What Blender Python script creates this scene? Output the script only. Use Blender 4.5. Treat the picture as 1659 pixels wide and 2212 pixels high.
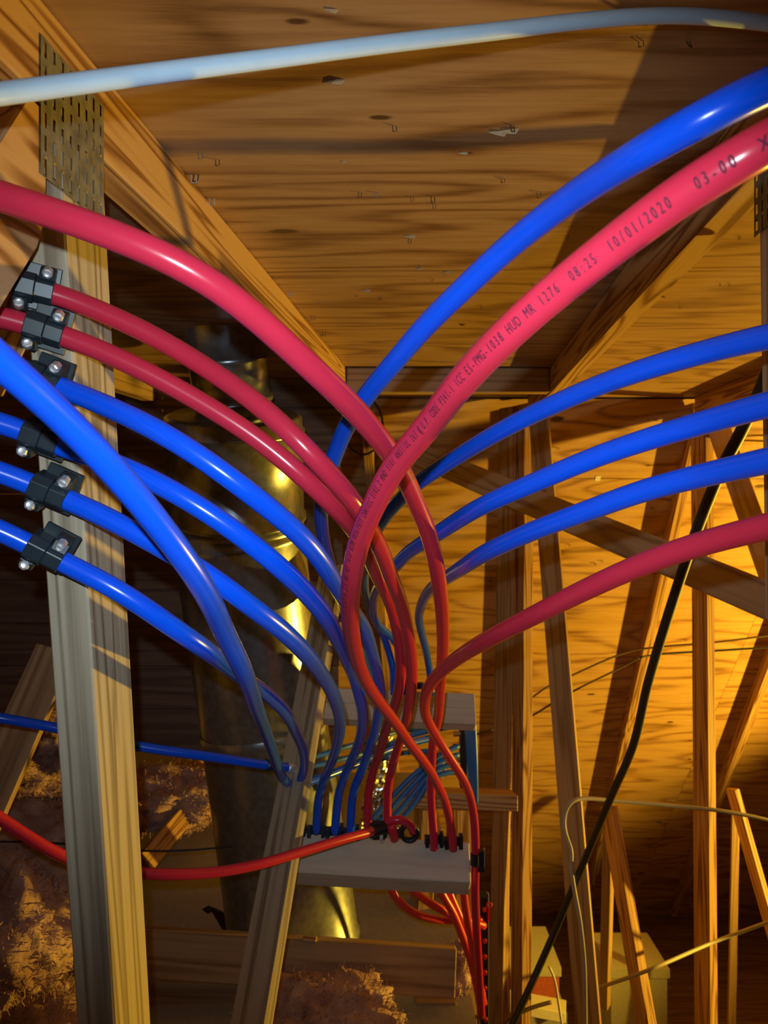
import bpy, bmesh, math, random
from mathutils import Vector, Matrix, noise

random.seed(7)
for o in list(bpy.data.objects):
    bpy.data.objects.remove(o)
scene = bpy.context.scene
COL = scene.collection

# ------------------------------------------------------------------ camera, world, lights, exposure
CZ = 3.0                       # camera height above the lower floor
F = 1660.0                     # focal length in pixels of the 1659 x 2212 frame
cam_d = bpy.data.cameras.new('camera')
cam = bpy.data.objects.new('camera', cam_d)
COL.objects.link(cam)
cam_d.sensor_fit = 'HORIZONTAL'
cam_d.sensor_width = 36.0
cam_d.lens = 36.0 * F / 1659.0
cam_d.clip_start = 0.01
cam.location = (0, 0, CZ)
cam.rotation_euler = (math.radians(90), 0, 0)
cam_d.dof.use_dof = True
cam_d.dof.focus_distance = 0.75
cam_d.dof.aperture_fstop = 20.0
scene.camera = cam

world = bpy.data.worlds.new('attic_air')
scene.world = world
world.use_nodes = True
world.node_tree.nodes['Background'].inputs[0].default_value = (0.55, 0.35, 0.22, 1)
world.node_tree.nodes['Background'].inputs[1].default_value = 0.008

def add_light(name, kind, loc, energy, color, radius=0.02, aim=None, spot=None, blend=1.0):
    ld = bpy.data.lights.new(name, kind)
    ld.energy = energy
    ld.color = color
    ld.shadow_soft_size = radius
    if spot:
        ld.spot_size = math.radians(spot)
        ld.spot_blend = blend
    lo = bpy.data.objects.new(name, ld)
    lo.location = loc
    if aim is not None:
        d = Vector(aim) - Vector(loc)
        lo.rotation_euler = d.to_track_quat('-Z', 'Y').to_euler()
    COL.objects.link(lo)
    return lo

# phone torch just above the lens; warm work lamp off to the right between the trusses
add_light('phone_torch', 'SPOT', (-0.012, -0.01, CZ + 0.034), 19.0, (0.74, 0.90, 1.0), 0.004,
          aim=(-0.02, 1.0, CZ + 0.02), spot=82, blend=1.0)
LAMP = Vector((3.0, 2.6, CZ - 1.2)); LAMP_AIM = Vector((0.3, 2.0, CZ + 0.35))
add_light('work_lamp_light', 'SPOT', LAMP, 440.0, (1.0, 0.60, 0.05), 0.03, aim=LAMP_AIM, spot=178, blend=0.35)

scene.view_settings.view_transform = 'Standard'
scene.view_settings.look = 'None'
scene.view_settings.gamma = 1.0
scene.view_settings.use_curve_mapping = False
scene.view_settings.exposure = 0.0

# ------------------------------------------------------------------ helpers
def P(px, py, d):
    return Vector(((px - 829.5) / F * d, d, CZ + (1106.0 - py) / F * d))

def link(o, parent=None):
    COL.objects.link(o)
    if parent is not None:
        o.parent = parent
    return o

def tag(o, label=None, cat=None, group=None, kind=None):
    if label: o['label'] = label
    if cat: o['category'] = cat
    if group: o['group'] = group
    if kind: o['kind'] = kind
    return o

def empty(name, loc=(0, 0, 0)):
    o = bpy.data.objects.new(name, None)
    o.empty_display_size = 0.05
    o.location = loc
    COL.objects.link(o)
    return o

def keep_parent(o, parent):
    o.parent = parent
    o.matrix_parent_inverse = Matrix.Translation(parent.location).inverted()

def mesh_obj(name, verts, faces, mat, parent=None, smooth=False, matrix=None):
    me = bpy.data.meshes.new(name)
    me.from_pydata([tuple(v) for v in verts], [], faces)
    me.validate()
    bm = bmesh.new(); bm.from_mesh(me)
    bmesh.ops.recalc_face_normals(bm, faces=bm.faces)
    bm.to_mesh(me); bm.free()
    if smooth:
        for p in me.polygons: p.use_smooth = True
    if mat: me.materials.append(mat)
    o = bpy.data.objects.new(name, me)
    COL.objects.link(o)
    if matrix is not None: o.matrix_world = matrix
    if parent is not None: keep_parent(o, parent)
    return o

def bm_obj(name, bm, mat, parent=None, matrix=None, smooth=False):
    me = bpy.data.meshes.new(name)
    bmesh.ops.recalc_face_normals(bm, faces=bm.faces)
    bm.to_mesh(me); bm.free()
    if smooth:
        for p in me.polygons: p.use_smooth = True
    if mat: me.materials.append(mat)
    o = bpy.data.objects.new(name, me)
    COL.objects.link(o)
    if matrix is not None: o.matrix_world = matrix
    if parent is not None: keep_parent(o, parent)
    return o

def box_bm(bm, x0, x1, y0, y1, z0, z1):
    vs = [bm.verts.new(v) for v in ((x0,y0,z0),(x1,y0,z0),(x1,y1,z0),(x0,y1,z0),(x0,y0,z1),(x1,y0,z1),(x1,y1,z1),(x0,y1,z1))]
    for f in ((3,2,1,0),(4,5,6,7),(0,1,5,4),(1,2,6,5),(2,3,7,6),(3,0,4,7)):
        bm.faces.new([vs[i] for i in f])
    return vs

def prism_bm(bm, poly, x0, x1):
    """polygon in (y,z) extruded along x"""
    a = [bm.verts.new((x0, y, z)) for y, z in poly]
    b = [bm.verts.new((x1, y, z)) for y, z in poly]
    n = len(poly)
    bm.faces.new(a); bm.faces.new(b[::-1])
    for i in range(n):
        bm.faces.new((a[i], b[i], b[(i+1) % n], a[(i+1) % n]))

def frame_matrix(origin, xaxis, zhint):
    x = Vector(xaxis).normalized()
    z = Vector(zhint) - x * x.dot(Vector(zhint)); z.normalize()
    y = z.cross(x)
    m = Matrix((x, y, z)).transposed().to_4x4()
    m.translation = origin
    return m

def beam(name, p0, p1, w, t, normal, mat, parent=None, bevel=0.0022):
    """lumber: p0-p1 is the centre line of its wide face (w wide) that looks along normal; t thick behind it"""
    p0 = Vector(p0); p1 = Vector(p1)
    m = frame_matrix(p0, p1 - p0, normal)
    L = (p1 - p0).length
    bm = bmesh.new()
    box_bm(bm, 0, L, -w/2, w/2, -t, 0)
    if bevel:
        bmesh.ops.bevel(bm, geom=bm.edges[:], offset=bevel, segments=1, affect='EDGES')
    return bm_obj(name, bm, mat, parent, m)

def spline(pts, step):
    """centripetal-like Catmull-Rom through the points, lightly relaxed, resampled to about step"""
    p = [Vector(q) for q in pts]
    p = [p[0]*2 - p[1]] + p + [p[-1]*2 - p[-2]]
    out = []
    for i in range(1, len(p) - 2):
        a, b, c, d = p[i-1], p[i], p[i+1], p[i+2]
        ta = max((b-a).length, 1e-6)**0.5; tb = max((c-b).length, 1e-6)**0.5; tc = max((d-c).length, 1e-6)**0.5
        m1 = ((b-a)/ta - (c-a)/(ta+tb) + (c-b)/tb) * tb
        m2 = ((c-b)/tb - (d-b)/(tb+tc) + (d-c)/tc) * tb
        n = max(2, int((c-b).length / (step*0.5)))
        for k in range(n):
            s = k / n
            h00 = 2*s**3-3*s*s+1; h10 = s**3-2*s*s+s; h01 = -2*s**3+3*s*s; h11 = s**3-s*s
            out.append(b*h00 + m1*h10 + c*h01 + m2*h11)
    out.append(p[-2].copy())
    # even resample
    L = [0.0]
    for i in range(1, len(out)): L.append(L[-1] + (out[i]-out[i-1]).length)
    n = max(4, int(L[-1] / step))
    res = []; j = 0
    for k in range(n+1):
        t = L[-1]*k/n
        while j < len(L)-2 and L[j+1] < t: j += 1
        u = (t-L[j]) / max(L[j+1]-L[j], 1e-9)
        res.append(out[j].lerp(out[j+1], u))
    return res

def relax(pts, it):
    for _ in range(it):
        q = [pts[0]]
        for i in range(1, len(pts)-1):
            q.append(pts[i]*0.5 + (pts[i-1]+pts[i+1])*0.25)
        q.append(pts[-1]); pts = q
    return pts

def frames(path):
    T = []
    for i in range(len(path)):
        a = path[max(i-1, 0)]; b = path[min(i+1, len(path)-1)]
        T.append((b-a).normalized())
    up = Vector((0, -1, 0))
    n = (up - T[0]*T[0].dot(up)).normalized()
    N = [n]
    for i in range(1, len(path)):
        n = N[-1] - T[i]*T[i].dot(N[-1]); n.normalize(); N.append(n)
    return T, N

def tube_mesh(name, path, r, mat, parent=None, sides=16):
    T, N = frames(path)
    verts = []; faces = []
    for i, c in enumerate(path):
        B = T[i].cross(N[i])
        for k in range(sides):
            a = 2*math.pi*k/sides
            verts.append(c + (N[i]*math.cos(a) + B*math.sin(a))*r)
    for i in range(len(path)-1):
        for k in range(sides):
            a = i*sides+k; b = i*sides+(k+1) % sides
            faces.append((a, b, b+sides, a+sides))
    faces.append(tuple(range(sides))[::-1])
    faces.append(tuple(range((len(path)-1)*sides, len(path)*sides)))
    return mesh_obj(name, verts, faces, mat, parent, smooth=True)

def tube(name, pts, r, mat, label=None, cat='tube', group=None, parent=None, step=0.009, rel=10, sides=16):
    path = relax(spline([P(*q) for q in pts], step), rel)
    o = tube_mesh(name, path, r, mat, parent, sides)
    if label: tag(o, label, cat, group)
    return o, path

# ------------------------------------------------------------------ materials
def new_mat(name):
    m = bpy.data.materials.new(name); m.use_nodes = True
    nt = m.node_tree
    return m, nt, nt.nodes['Principled BSDF']

def plain(name, col, rough=0.5, metal=0.0, spec=0.5, var=0.0, coat=0.0):
    m, nt, b = new_mat(name)
    b.inputs['Roughness'].default_value = rough
    b.inputs['Metallic'].default_value = metal
    b.inputs['Specular IOR Level'].default_value = spec
    b.inputs['Coat Weight'].default_value = coat
    tc = nt.nodes.new('ShaderNodeTexCoord')
    nz = nt.nodes.new('ShaderNodeTexNoise'); nz.inputs['Scale'].default_value = 60.0
    nz.inputs['Detail'].default_value = 3
    nt.links.new(tc.outputs['Object'], nz.inputs['Vector'])
    rmp = nt.nodes.new('ShaderNodeValToRGB')
    v = max(var, 0.03)
    rmp.color_ramp.elements[0].position = 0.3; rmp.color_ramp.elements[1].position = 0.7
    rmp.color_ramp.elements[0].color = tuple(c*(1-v) for c in col) + (1,)
    rmp.color_ramp.elements[1].color = tuple(min(1, c*(1+v)) for c in col) + (1,)
    nt.links.new(nz.outputs['Fac'], rmp.inputs['Fac'])
    nt.links.new(rmp.outputs['Color'], b.inputs['Base Color'])
    return m

def math_node(nt, op, a, b=None):
    n = nt.nodes.new('ShaderNodeMath'); n.operation = op
    for i, v in ((0, a), (1, b)):
        if v is None: continue
        if isinstance(v, (int, float)): n.inputs[i].default_value = v
        else: nt.links.new(v, n.inputs[i])
    return n.outputs[0]

def wood(name, c_dark, c_mid, c_light, along=1.2, across=38.0, rings=14.0, rough=0.6, bump=0.25, rnd=True, knots=None, ringamt=0.5, spec=0.3, ringmul=48.0):
    """grain runs along object X; knots = [(x, y, size)] in object space of a flat sheet (X, Y)"""
    m, nt, b = new_mat(name)
    tc = nt.nodes.new('ShaderNodeTexCoord')
    vec = tc.outputs['Object']
    if rnd:
        oi = nt.nodes.new('ShaderNodeObjectInfo')
        cmb = nt.nodes.new('ShaderNodeCombineXYZ')
        for i in range(3):
            nt.links.new(math_node(nt, 'MULTIPLY', oi.outputs['Random'], 17.0 + 9*i), cmb.inputs[i])
        ad = nt.nodes.new('ShaderNodeVectorMath'); ad.operation = 'ADD'
        nt.links.new(vec, ad.inputs[0]); nt.links.new(cmb.outputs[0], ad.inputs[1])
        vec = ad.outputs[0]
    knot_val = None; halo = None
    if knots:
        sep = nt.nodes.new('ShaderNodeSeparateXYZ'); nt.links.new(tc.outputs['Object'], sep.inputs[0])
        wob = nt.nodes.new('ShaderNodeTexNoise'); wob.inputs['Scale'].default_value = 25
        nt.links.new(tc.outputs['Object'], wob.inputs['Vector'])
        for (kx, ky, ks) in knots:
            dx = math_node(nt, 'MULTIPLY', math_node(nt, 'SUBTRACT', sep.outputs[0], kx), 0.45/ks)
            dy = math_node(nt, 'MULTIPLY', math_node(nt, 'SUBTRACT', sep.outputs[1], ky), 1.0/ks)
            r = math_node(nt, 'SQRT', math_node(nt, 'ADD', math_node(nt, 'MULTIPLY', dx, dx), math_node(nt, 'MULTIPLY', dy, dy)))
            r = math_node(nt, 'ADD', r, math_node(nt, 'MULTIPLY', math_node(nt, 'SUBTRACT', wob.outputs['Fac'], 0.5), 0.9))
            knot_val = r if knot_val is None else math_node(nt, 'MINIMUM', knot_val, r)
    mp = nt.nodes.new('ShaderNodeMapping')
    mp.inputs['Scale'].default_value = (along, across, across)
    nt.links.new(vec, mp.inputs['Vector'])
    fine = nt.nodes.new('ShaderNodeTexNoise'); fine.inputs['Scale'].default_value = 3.0
    fine.inputs['Detail'].default_value = 5; fine.inputs['Roughness'].default_value = 0.65
    nt.links.new(mp.outputs[0], fine.inputs['Vector'])
    mp2 = nt.nodes.new('ShaderNodeMapping'); mp2.inputs['Scale'].default_value = (along*0.55, rings, rings)
    nt.links.new(vec, mp2.inputs['Vector'])
    big = nt.nodes.new('ShaderNodeTexNoise'); big.inputs['Scale'].default_value = 1.0
    big.inputs['Detail'].default_value = 1.5; big.inputs['Distortion'].default_value = 0.4
    nt.links.new(mp2.outputs[0], big.inputs['Vector'])
    ringv = math_node(nt, 'MULTIPLY', big.outputs['Fac'], ringmul)
    if knot_val is not None:   # grain flows round the knots
        ex = math_node(nt, 'DIVIDE', 5.0, math_node(nt, 'ADD', knot_val, 1.2))
        ringv = math_node(nt, 'ADD', ringv, ex)
    sn = math_node(nt, 'SINE', ringv)
    sn = math_node(nt, 'MULTIPLY', math_node(nt, 'ADD', sn, 1.0), 0.5)
    sn = math_node(nt, 'POWER', sn, 2.2)
    fac = math_node(nt, 'ADD', math_node(nt, 'MULTIPLY', fine.outputs['Fac'], 1.0 - ringamt*0.5), math_node(nt, 'MULTIPLY', sn, ringamt*0.50))
    rmp = nt.nodes.new('ShaderNodeValToRGB')
    e = rmp.color_ramp.elements
    e[0].position = 0.30; e[0].color = c_light + (1,)
    e[1].position = 0.76; e[1].color = c_dark + (1,)
    em = e.new(0.50); em.color = c_mid + (1,)
    nt.links.new(fac, rmp.inputs['Fac'])
    col = rmp.outputs['Color']
    if knot_val is not None:
        kr = nt.nodes.new('ShaderNodeValToRGB')
        kr.color_ramp.elements[0].position = 0.55; kr.color_ramp.elements[0].color = (1, 1, 1, 1)
        kr.color_ramp.elements[1].position = 1.15; kr.color_ramp.elements[1].color = (0, 0, 0, 1)
        nt.links.new(knot_val, kr.inputs['Fac'])
        mx = nt.nodes.new('ShaderNodeMixRGB')
        nt.links.new(kr.outputs['Color'], mx.inputs['Fac'])
        nt.links.new(col, mx.inputs['Color1'])
        mx.inputs['Color2'].default_value = (0.10, 0.05, 0.025, 1)
        col = mx.outputs['Color']
    nt.links.new(col, b.inputs['Base Color'])
    b.inputs['Roughness'].default_value = rough
    b.inputs['Specular IOR Level'].default_value = spec
    bp = nt.nodes.new('ShaderNodeBump'); bp.inputs['Strength'].default_value = bump
    bp.inputs['Distance'].default_value = 0.002
    nt.links.new(fine.outputs['Fac'], bp.inputs['Height'])
    nt.links.new(bp.outputs[0], b.inputs['Normal'])
    return m

M = {}
M['lumber'] = wood('lumber_fir', (0.22, 0.095, 0.03), (0.46, 0.26, 0.11), (0.58, 0.36, 0.17), rings=15, ringamt=1.0, ringmul=80.0)
M['lumber_grey'] = wood('lumber_weathered', (0.20, 0.155, 0.105), (0.40, 0.33, 0.23), (0.50, 0.43, 0.31), across=60, rings=22, ringamt=0.8, bump=0.5)
M['lumber_brown'] = wood('lumber_brown', (0.26, 0.15, 0.075), (0.42, 0.27, 0.14), (0.50, 0.34, 0.19), rings=13, ringamt=0.7)
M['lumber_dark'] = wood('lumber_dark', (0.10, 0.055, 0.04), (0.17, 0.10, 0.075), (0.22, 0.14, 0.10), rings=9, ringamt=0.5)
M['board_white'] = wood('board_pale', (0.46, 0.43, 0.38), (0.58, 0.56, 0.51), (0.64, 0.62, 0.58), across=16, ringamt=0.25, bump=0.1)
M['blue'] = plain('pex_blue', (0.003, 0.10, 0.95), 0.24, spec=0.5)
M['red'] = plain('pex_red', (0.60, 0.026, 0.062), 0.24, spec=0.5)
M['orange'] = plain('pex_red_warm_lit', (0.74, 0.05, 0.035), 0.35, spec=0.4)  # red plastic with the warm lamp light mixed into its colour
M['skyblue'] = plain('pex_light_blue', (0.03, 0.17, 0.62), 0.4)
M['white_tube'] = plain('pex_white', (0.52, 0.68, 0.82), 0.35)
M['clamp'] = plain('clamp_plastic', (0.018, 0.030, 0.040), 0.40, var=0.15)
M['black'] = plain('black_plastic', (0.012, 0.012, 0.014), 0.45)
M['navy'] = plain('clip_plastic', (0.015, 0.03, 0.06), 0.4)
M['screw'] = plain('zinc_screw', (0.80, 0.85, 0.90), 0.45, metal=0.7, var=0.3)
M['galv'] = plain('galvanised_plate', (0.26, 0.27, 0.28), 0.42, metal=0.55, var=0.35)
M['duct'] = plain('galvanised_duct', (0.40, 0.45, 0.50), 0.30, metal=0.85, var=0.2)
M['drywall'] = plain('drywall_paper', (0.36, 0.36, 0.37), 0.85, var=0.08)
M['wire_black'] = plain('black_cable', (0.02, 0.02, 0.022), 0.5)
M['wire_brown'] = plain('brown_wire', (0.09, 0.05, 0.025), 0.6)
M['wire_grey'] = plain('grey_cable', (0.42, 0.40, 0.38), 0.5)
M['wire_white'] = plain('white_cable', (0.75, 0.73, 0.68), 0.45)
M['brass'] = plain('brass', (0.78, 0.58, 0.25), 0.22, metal=1.0)
M['ink'] = plain('print_ink', (0.085, 0.004, 0.025), 0.8)
M['paper'] = plain('paper_tag', (0.8, 0.76, 0.66), 0.8)
M['red_box'] = plain('red_carton', (0.50, 0.11, 0.07), 0.7, var=0.15)
M['pale_box'] = plain('pale_carton', (0.52, 0.50, 0.40), 0.7, var=0.08)
M['foil'] = plain('foil_wrap', (0.75, 0.73, 0.66), 0.25, metal=1.0, var=0.2)
M['steel'] = plain('staple_steel', (0.10, 0.09, 0.08), 0.4, metal=0.6)
M['splint'] = plain('wood_splinter', (0.60, 0.42, 0.22), 0.7, var=0.2)
# insulation
m, nt, b = new_mat('glass_wool_pink')
tc = nt.nodes.new('ShaderNodeTexCoord'); nz = nt.nodes.new('ShaderNodeTexNoise')
nz.inputs['Scale'].default_value = 14; nz.inputs['Detail'].default_value = 7
nt.links.new(tc.outputs['Object'], nz.inputs['Vector'])
rp = nt.nodes.new('ShaderNodeValToRGB')
rp.color_ramp.elements[0].position = 0.35; rp.color_ramp.elements[0].color = (0.36, 0.20, 0.17, 1)
rp.color_ramp.elements[1].position = 0.65; rp.color_ramp.elements[1].color = (0.62, 0.42, 0.35, 1)
nt.links.new(nz.outputs['Fac'], rp.inputs['Fac']); nt.links.new(rp.outputs['Color'], b.inputs['Base Color'])
b.inputs['Roughness'].default_value = 0.95
nz2 = nt.nodes.new('ShaderNodeTexNoise'); nz2.inputs['Scale'].default_value = 120; nz2.inputs['Detail'].default_value = 4
nt.links.new(tc.outputs['Object'], nz2.inputs['Vector'])
bp = nt.nodes.new('ShaderNodeBump'); bp.inputs['Strength'].default_value = 0.7; bp.inputs['Distance'].default_value = 0.006
nt.links.new(nz2.outputs['Fac'], bp.inputs['Height']); nt.links.new(bp.outputs[0], b.inputs['Normal'])
M['wool'] = m

# ------------------------------------------------------------------ roof geometry (trusses run almost along the view)
YAW = 0.0907; RISE = 0.0187; RIDGE = 3.0
C0 = -0.3235; SP = 0.65; TH = 0.038
def roofz(d): return CZ + 0.3915 + RISE*d
def chordz(d): return CZ + 0.314 + RISE*d
SLOPE = 1.26
def farz(d): return roofz(RIDGE) - SLOPE*(d-RIDGE)
FN = Vector((0, -SLOPE, -1)).normalized()      # underside normal of the far slope
def far_hit(px, py):
    a = (1106.0-py)/F; b = (px-829.5)/F
    d = (roofz(RIDGE)-CZ + SLOPE*RIDGE)/(a+SLOPE)
    return Vector((b*d, d, CZ+a*d))
def roof_hit(px, py):
    a = (1106.0-py)/F
    d = 0.3915/(a-RISE)
    return P(px, py, d)

# near slope: sheets as children of the ceiling
def sheet(name, corners, thick, normal, mat, parent, xdir):
    """flat sheet, object X along grain"""
    o = Vector(corners[0]); x = Vector(xdir).normalized(); z = Vector(normal).normalized(); x = (x - z*x.dot(z)).normalized(); y = z.cross(x)
    m = Matrix((x, y, z)).transposed().to_4x4(); m.translation = o
    inv = m.inverted()
    loc = [inv @ Vector(c) for c in corners]
    n = len(loc)
    verts = [(v.x, v.y, 0) for v in loc] + [(v.x, v.y, -thick) for v in loc]
    faces = [tuple(range(n)), tuple(range(2*n-1, n-1, -1))] + [(i, (i+1) % n, n+(i+1) % n, n+i) for i in range(n)]
    return mesh_obj(name, verts, faces, mat, parent, matrix=m), m

ceiling = empty('ceiling', (0, 1, CZ+0.4)); tag(ceiling, 'plywood roof sheathing overhead with knots and staple points', kind='structure')
ROOFC = [(-2.6, -1.2), (0.345, -1.2), (0.36, -1.2), (2.9, -1.2)]
roof_o = Vector((-2.6, -1.2, roofz(-1.2)))
def roof_local(px, py):
    p = roof_hit(px, py); return (p.x, p.y)
knots_roof = []
for (kx, ky, ks) in ((820, 254, .006), (615, 500, .012), (640, 46, .006), (1180, 470, .006), (1010, 330, .004)):
    p = roof_hit(kx, ky)
    knots_roof.append((p, ks))
def roof_sheet(x0, x1, sk):
    d0, d1 = -1.2, RIDGE-0.006
    cs = [Vector((x0 + YAW*d0, d0, roofz(d0))), Vector((x1 + YAW*d0, d0, roofz(d0))), Vector((x1 + YAW*d1, d1, roofz(d1))), Vector((x0 + YAW*d1, d1, roofz(d1)))]
    z = Vector((0, RISE, -1)).normalized(); x = Vector((1, 0, 0)); y = z.cross(x)
    mm = Matrix((x, y, z)).transposed().to_4x4(); mm.translation = cs[0]
    inv = mm.inverted()
    kn = [((inv @ p).x, (inv @ p).y, ks) for p, ks in knots_roof] if sk else [(1.3, -2.6, .008), (0.9, -1.9, .006)]
    mat = wood('plywood_roof', (0.15, 0.07, 0.03), (0.34, 0.20, 0.10), (0.44, 0.28, 0.15), along=2.2, across=26, rings=5.5, rnd=False, knots=kn, ringamt=0.55, rough=0.42, bump=0.2, spec=0.4)
    return sheet('plywood_sheet', cs, 0.012, z, mat, ceiling, (1, 0, 0))
XS = [-2.7, C0 - 0.02, C0 + SP - 0.02, C0 + 3*SP - 0.02, 3.4]
for i in range(4):
    roof_sheet(XS[i] + 0.001, XS[i+1] - 0.001, i == 1)

wall = empty('wall_back', (0, RIDGE, CZ)); tag(wall, 'far plywood roof slope lit yellow beyond the ridge', kind='structure')
fd = Vector((0, 1, -SLOPE)).normalized()
def far_d_of_y(py):
    a = (1106.0-py)/F
    return (roofz(RIDGE)-CZ + SLOPE*RIDGE)/(a+SLOPE)
seams = [RIDGE+0.004, far_d_of_y(1034), far_d_of_y(1681), 6.2]
far_knots_px = [(1205, 905, .016), (1448, 1560, .011), (1276, 1500, .011), (1424, 1776, .011), (1405, 1812, .008), (1490, 1600, .007), (1385, 1886, .014), (1345, 2000, .014), (1490, 1640, .008), (1060, 1255, .006), (1640, 1050, .012), (1400, 1005, .006)]
for i in range(3):
    d0, d1 = seams[i]+0.001, seams[i+1]-0.001
    for (x0, x1) in ((-2.9, -0.62), (-0.618, 1.82), (1.822, 4.2)):
        cs = [Vector((x0, d0, farz(d0))), Vector((x1, d0, farz(d0))), Vector((x1, d1, farz(d1))), Vector((x0, d1, farz(d1)))]
        x = Vector((1, 0, 0)); y = FN.cross(x)
        mm = Matrix((x, y, FN)).transposed().to_4x4(); mm.translation = cs[0]; inv = mm.inverted()
        kn = []
        for kx, ky, ks in far_knots_px:
            h = far_hit(kx, ky)
            if d0 < h.y < d1 and x0 < h.x < x1:
                q = inv @ h; kn.append((q.x, q.y, ks))
        mat = wood('plywood_far', (0.24, 0.11, 0.035), (0.50, 0.29, 0.11), (0.60, 0.37, 0.15), along=1.6, across=20, rings=5.0, rnd=not kn, knots=kn or None, ringamt=0.6, rough=0.55, bump=0.15)
        sheet('plywood_sheet', cs, 0.012, FN, mat, wall, (1, 0, 0))
# end walls and lower floor close the attic
def quad_box(name, x0, x1, y0, y1, z0, z1, mat, parent=None):
    bm = bmesh.new(); box_bm(bm, x0, x1, y0, y1, z0, z1)
    return bm_obj(name, bm, mat, parent)
wl = quad_box('wall_left', -2.75, -2.70, -1.2, 6.2, -0.05, CZ+0.55, M['lumber_brown']); tag(wl, 'dark board wall beyond the left trusses', kind='structure')
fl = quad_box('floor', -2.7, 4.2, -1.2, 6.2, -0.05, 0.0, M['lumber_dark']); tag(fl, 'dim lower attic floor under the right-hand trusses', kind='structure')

part = empty('wall_added_screen', (-1.3, 2.52, CZ)); tag(part, 'added board screen keeping the left background dark behind the flue', kind='structure')
zz = CZ - 0.78  # boards added to keep lamp light off the left background
while zz < CZ + 0.42:
    z1 = min(zz + 0.138, roofz(2.5) - 0.002)
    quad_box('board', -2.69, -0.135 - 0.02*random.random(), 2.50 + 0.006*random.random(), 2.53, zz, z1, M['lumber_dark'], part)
    zz += 0.140
# ------------------------------------------------------------------ trusses
def truss_pt(c, d, z): return Vector((c + YAW*d, d, z))
U = Vector((YAW, 1, 0)).normalized()
NR = Vector((1, -YAW, 0)).normalized()          # right-hand face normal

def truss_poly(name, c, poly, mat, parent, th=TH):
    """member given by a polygon (d, z) lying in the right face of the truss with offset c; th to the left of it"""
    o = truss_pt(c, poly[0][0], poly[0][1])
    a = Vector(truss_pt(c, poly[1][0], poly[1][1])) - o
    m = frame_matrix(o, a, NR)
    inv = m.inverted()
    loc = [inv @ truss_pt(c, d, z) for d, z in poly]
    n = len(loc)
    bm = bmesh.new()
    A = [bm.verts.new((v.x, v.y, 0)) for v in loc]; B = [bm.verts.new((v.x, v.y, -th)) for v in loc]
    bm.faces.new(A); bm.faces.new(B[::-1])
    for i in range(n): bm.faces.new((A[i], B[i], B[(i+1) % n], A[(i+1) % n]))
    bmesh.ops.recalc_face_normals(bm, faces=bm.faces)
    bmesh.ops.bevel(bm, geom=bm.edges[:], offset=0.0018, segments=1, affect='EDGES')
    return bm_obj(name, bm, mat, parent, m)

def nail_plate(c, d0, d1, z0, z1, nx, nz, parent, side=1, mat='galv'):
    """toothed connector plate: a sheet with punched slots, each slot leaving a bent tooth lip"""
    off = 0.0012
    o = truss_pt(c, d0, z0) + NR*(off if side > 0 else -off)
    ex = (truss_pt(c, d1, z0) - truss_pt(c, d0, z0)) / nx; ez = Vector((0, 0, (z1-z0)/nz))
    verts = []; faces = []
    def v(i, j): verts.append(o + ex*i + ez*j); return len(verts)-1
    for i in range(nx):
        for j in range(nz):
            sh = 0.25 if i % 2 else 0.0
            a = [v(i, j), v(i+1, j), v(i+1, j+1), v(i, j+1)]
            h0, h1 = 0.14+sh*0.6, 0.80+sh*0.2
            bq = [v(i+.36, j+h0), v(i+.64, j+h0), v(i+.64, j+h1), v(i+.36, j+h1)]
            for k in range(4): faces.append((a[k], a[(k+1) % 4], bq[(k+1) % 4], bq[k]))
    bm = bmesh.new()
    bv = [bm.verts.new(q) for q in verts]
    for f in faces: bm.faces.new([bv[k] for k in f])
    bmesh.ops.remove_doubles(bm, verts=bm.verts, dist=1e-5)
    pl = bm_obj('gusset_plate', bm, M[mat], parent)
    # tooth lips
    bm = bmesh.new()
    n = NR*(1 if side > 0 else -1)
    for i in range(nx):
        for j in range(nz):
            sh = 0.25 if i % 2 else 0.0
            h0, h1 = 0.14+sh*0.6, 0.80+sh*0.2
            for hh, dh in ((h1, .10), (h0, -.10)):
                p0 = o + ex*(i+.36) + ez*hh; p1 = o + ex*(i+.64) + ez*hh
                q0 = p0 + n*0.0009 + ez*dh; q1 = p1 + n*0.0009 + ez*dh
                bm.faces.new([bm.verts.new(x) for x in (p0, p1, q1, q0)])
    bm_obj('tooth_lips', bm, M[mat], parent)
    return pl

def make_truss(k, label, near=True, wood_mat='lumber', far_mat='lumber'):
    c = C0 + SP*k
    t = empty('roof_truss', (c, 0.2, CZ)); tag(t, label, 'roof truss', 'roof trusses along the attic')
    if near:
        d0, d1 = -0.9, RIDGE-0.01
        truss_poly('top_chord', c, [(d0, chordz(d0)), (d1, chordz(d1)), (d1, roofz(d1)-0.0005), (d0, roofz(d0)-0.0005)], M[wood_mat], t)
    # far chord lies against the far slope
    h = 0.0777/ math.cos(math.atan(SLOPE))
    d0, d1 = RIDGE+0.012, 5.6
    truss_poly('far_chord', c, [(d1, farz(d1)-h), (d0, farz(d0)-h), (d0, farz(d0)-0.0008), (d1, farz(d1)-0.0008)], M[far_mat], t)
    return t, c

T0, c0 = make_truss(0, 'roof truss on the left holding the row of pipe clamps', wood_mat='lumber')
T1, c1 = make_truss(1, 'roof truss in the middle, its chord crossing behind the printed red tube')
T2, c2 = make_truss(2, 'roof truss on the right with bright yellow upright post')
T3, c3 = make_truss(3, 'farthest right roof truss, only its lower members in view')
TM, cm = make_truss(-1, 'dark roof truss behind the metal flue on the left', wood_mat='lumber_brown', far_mat='lumber_brown')

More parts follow.
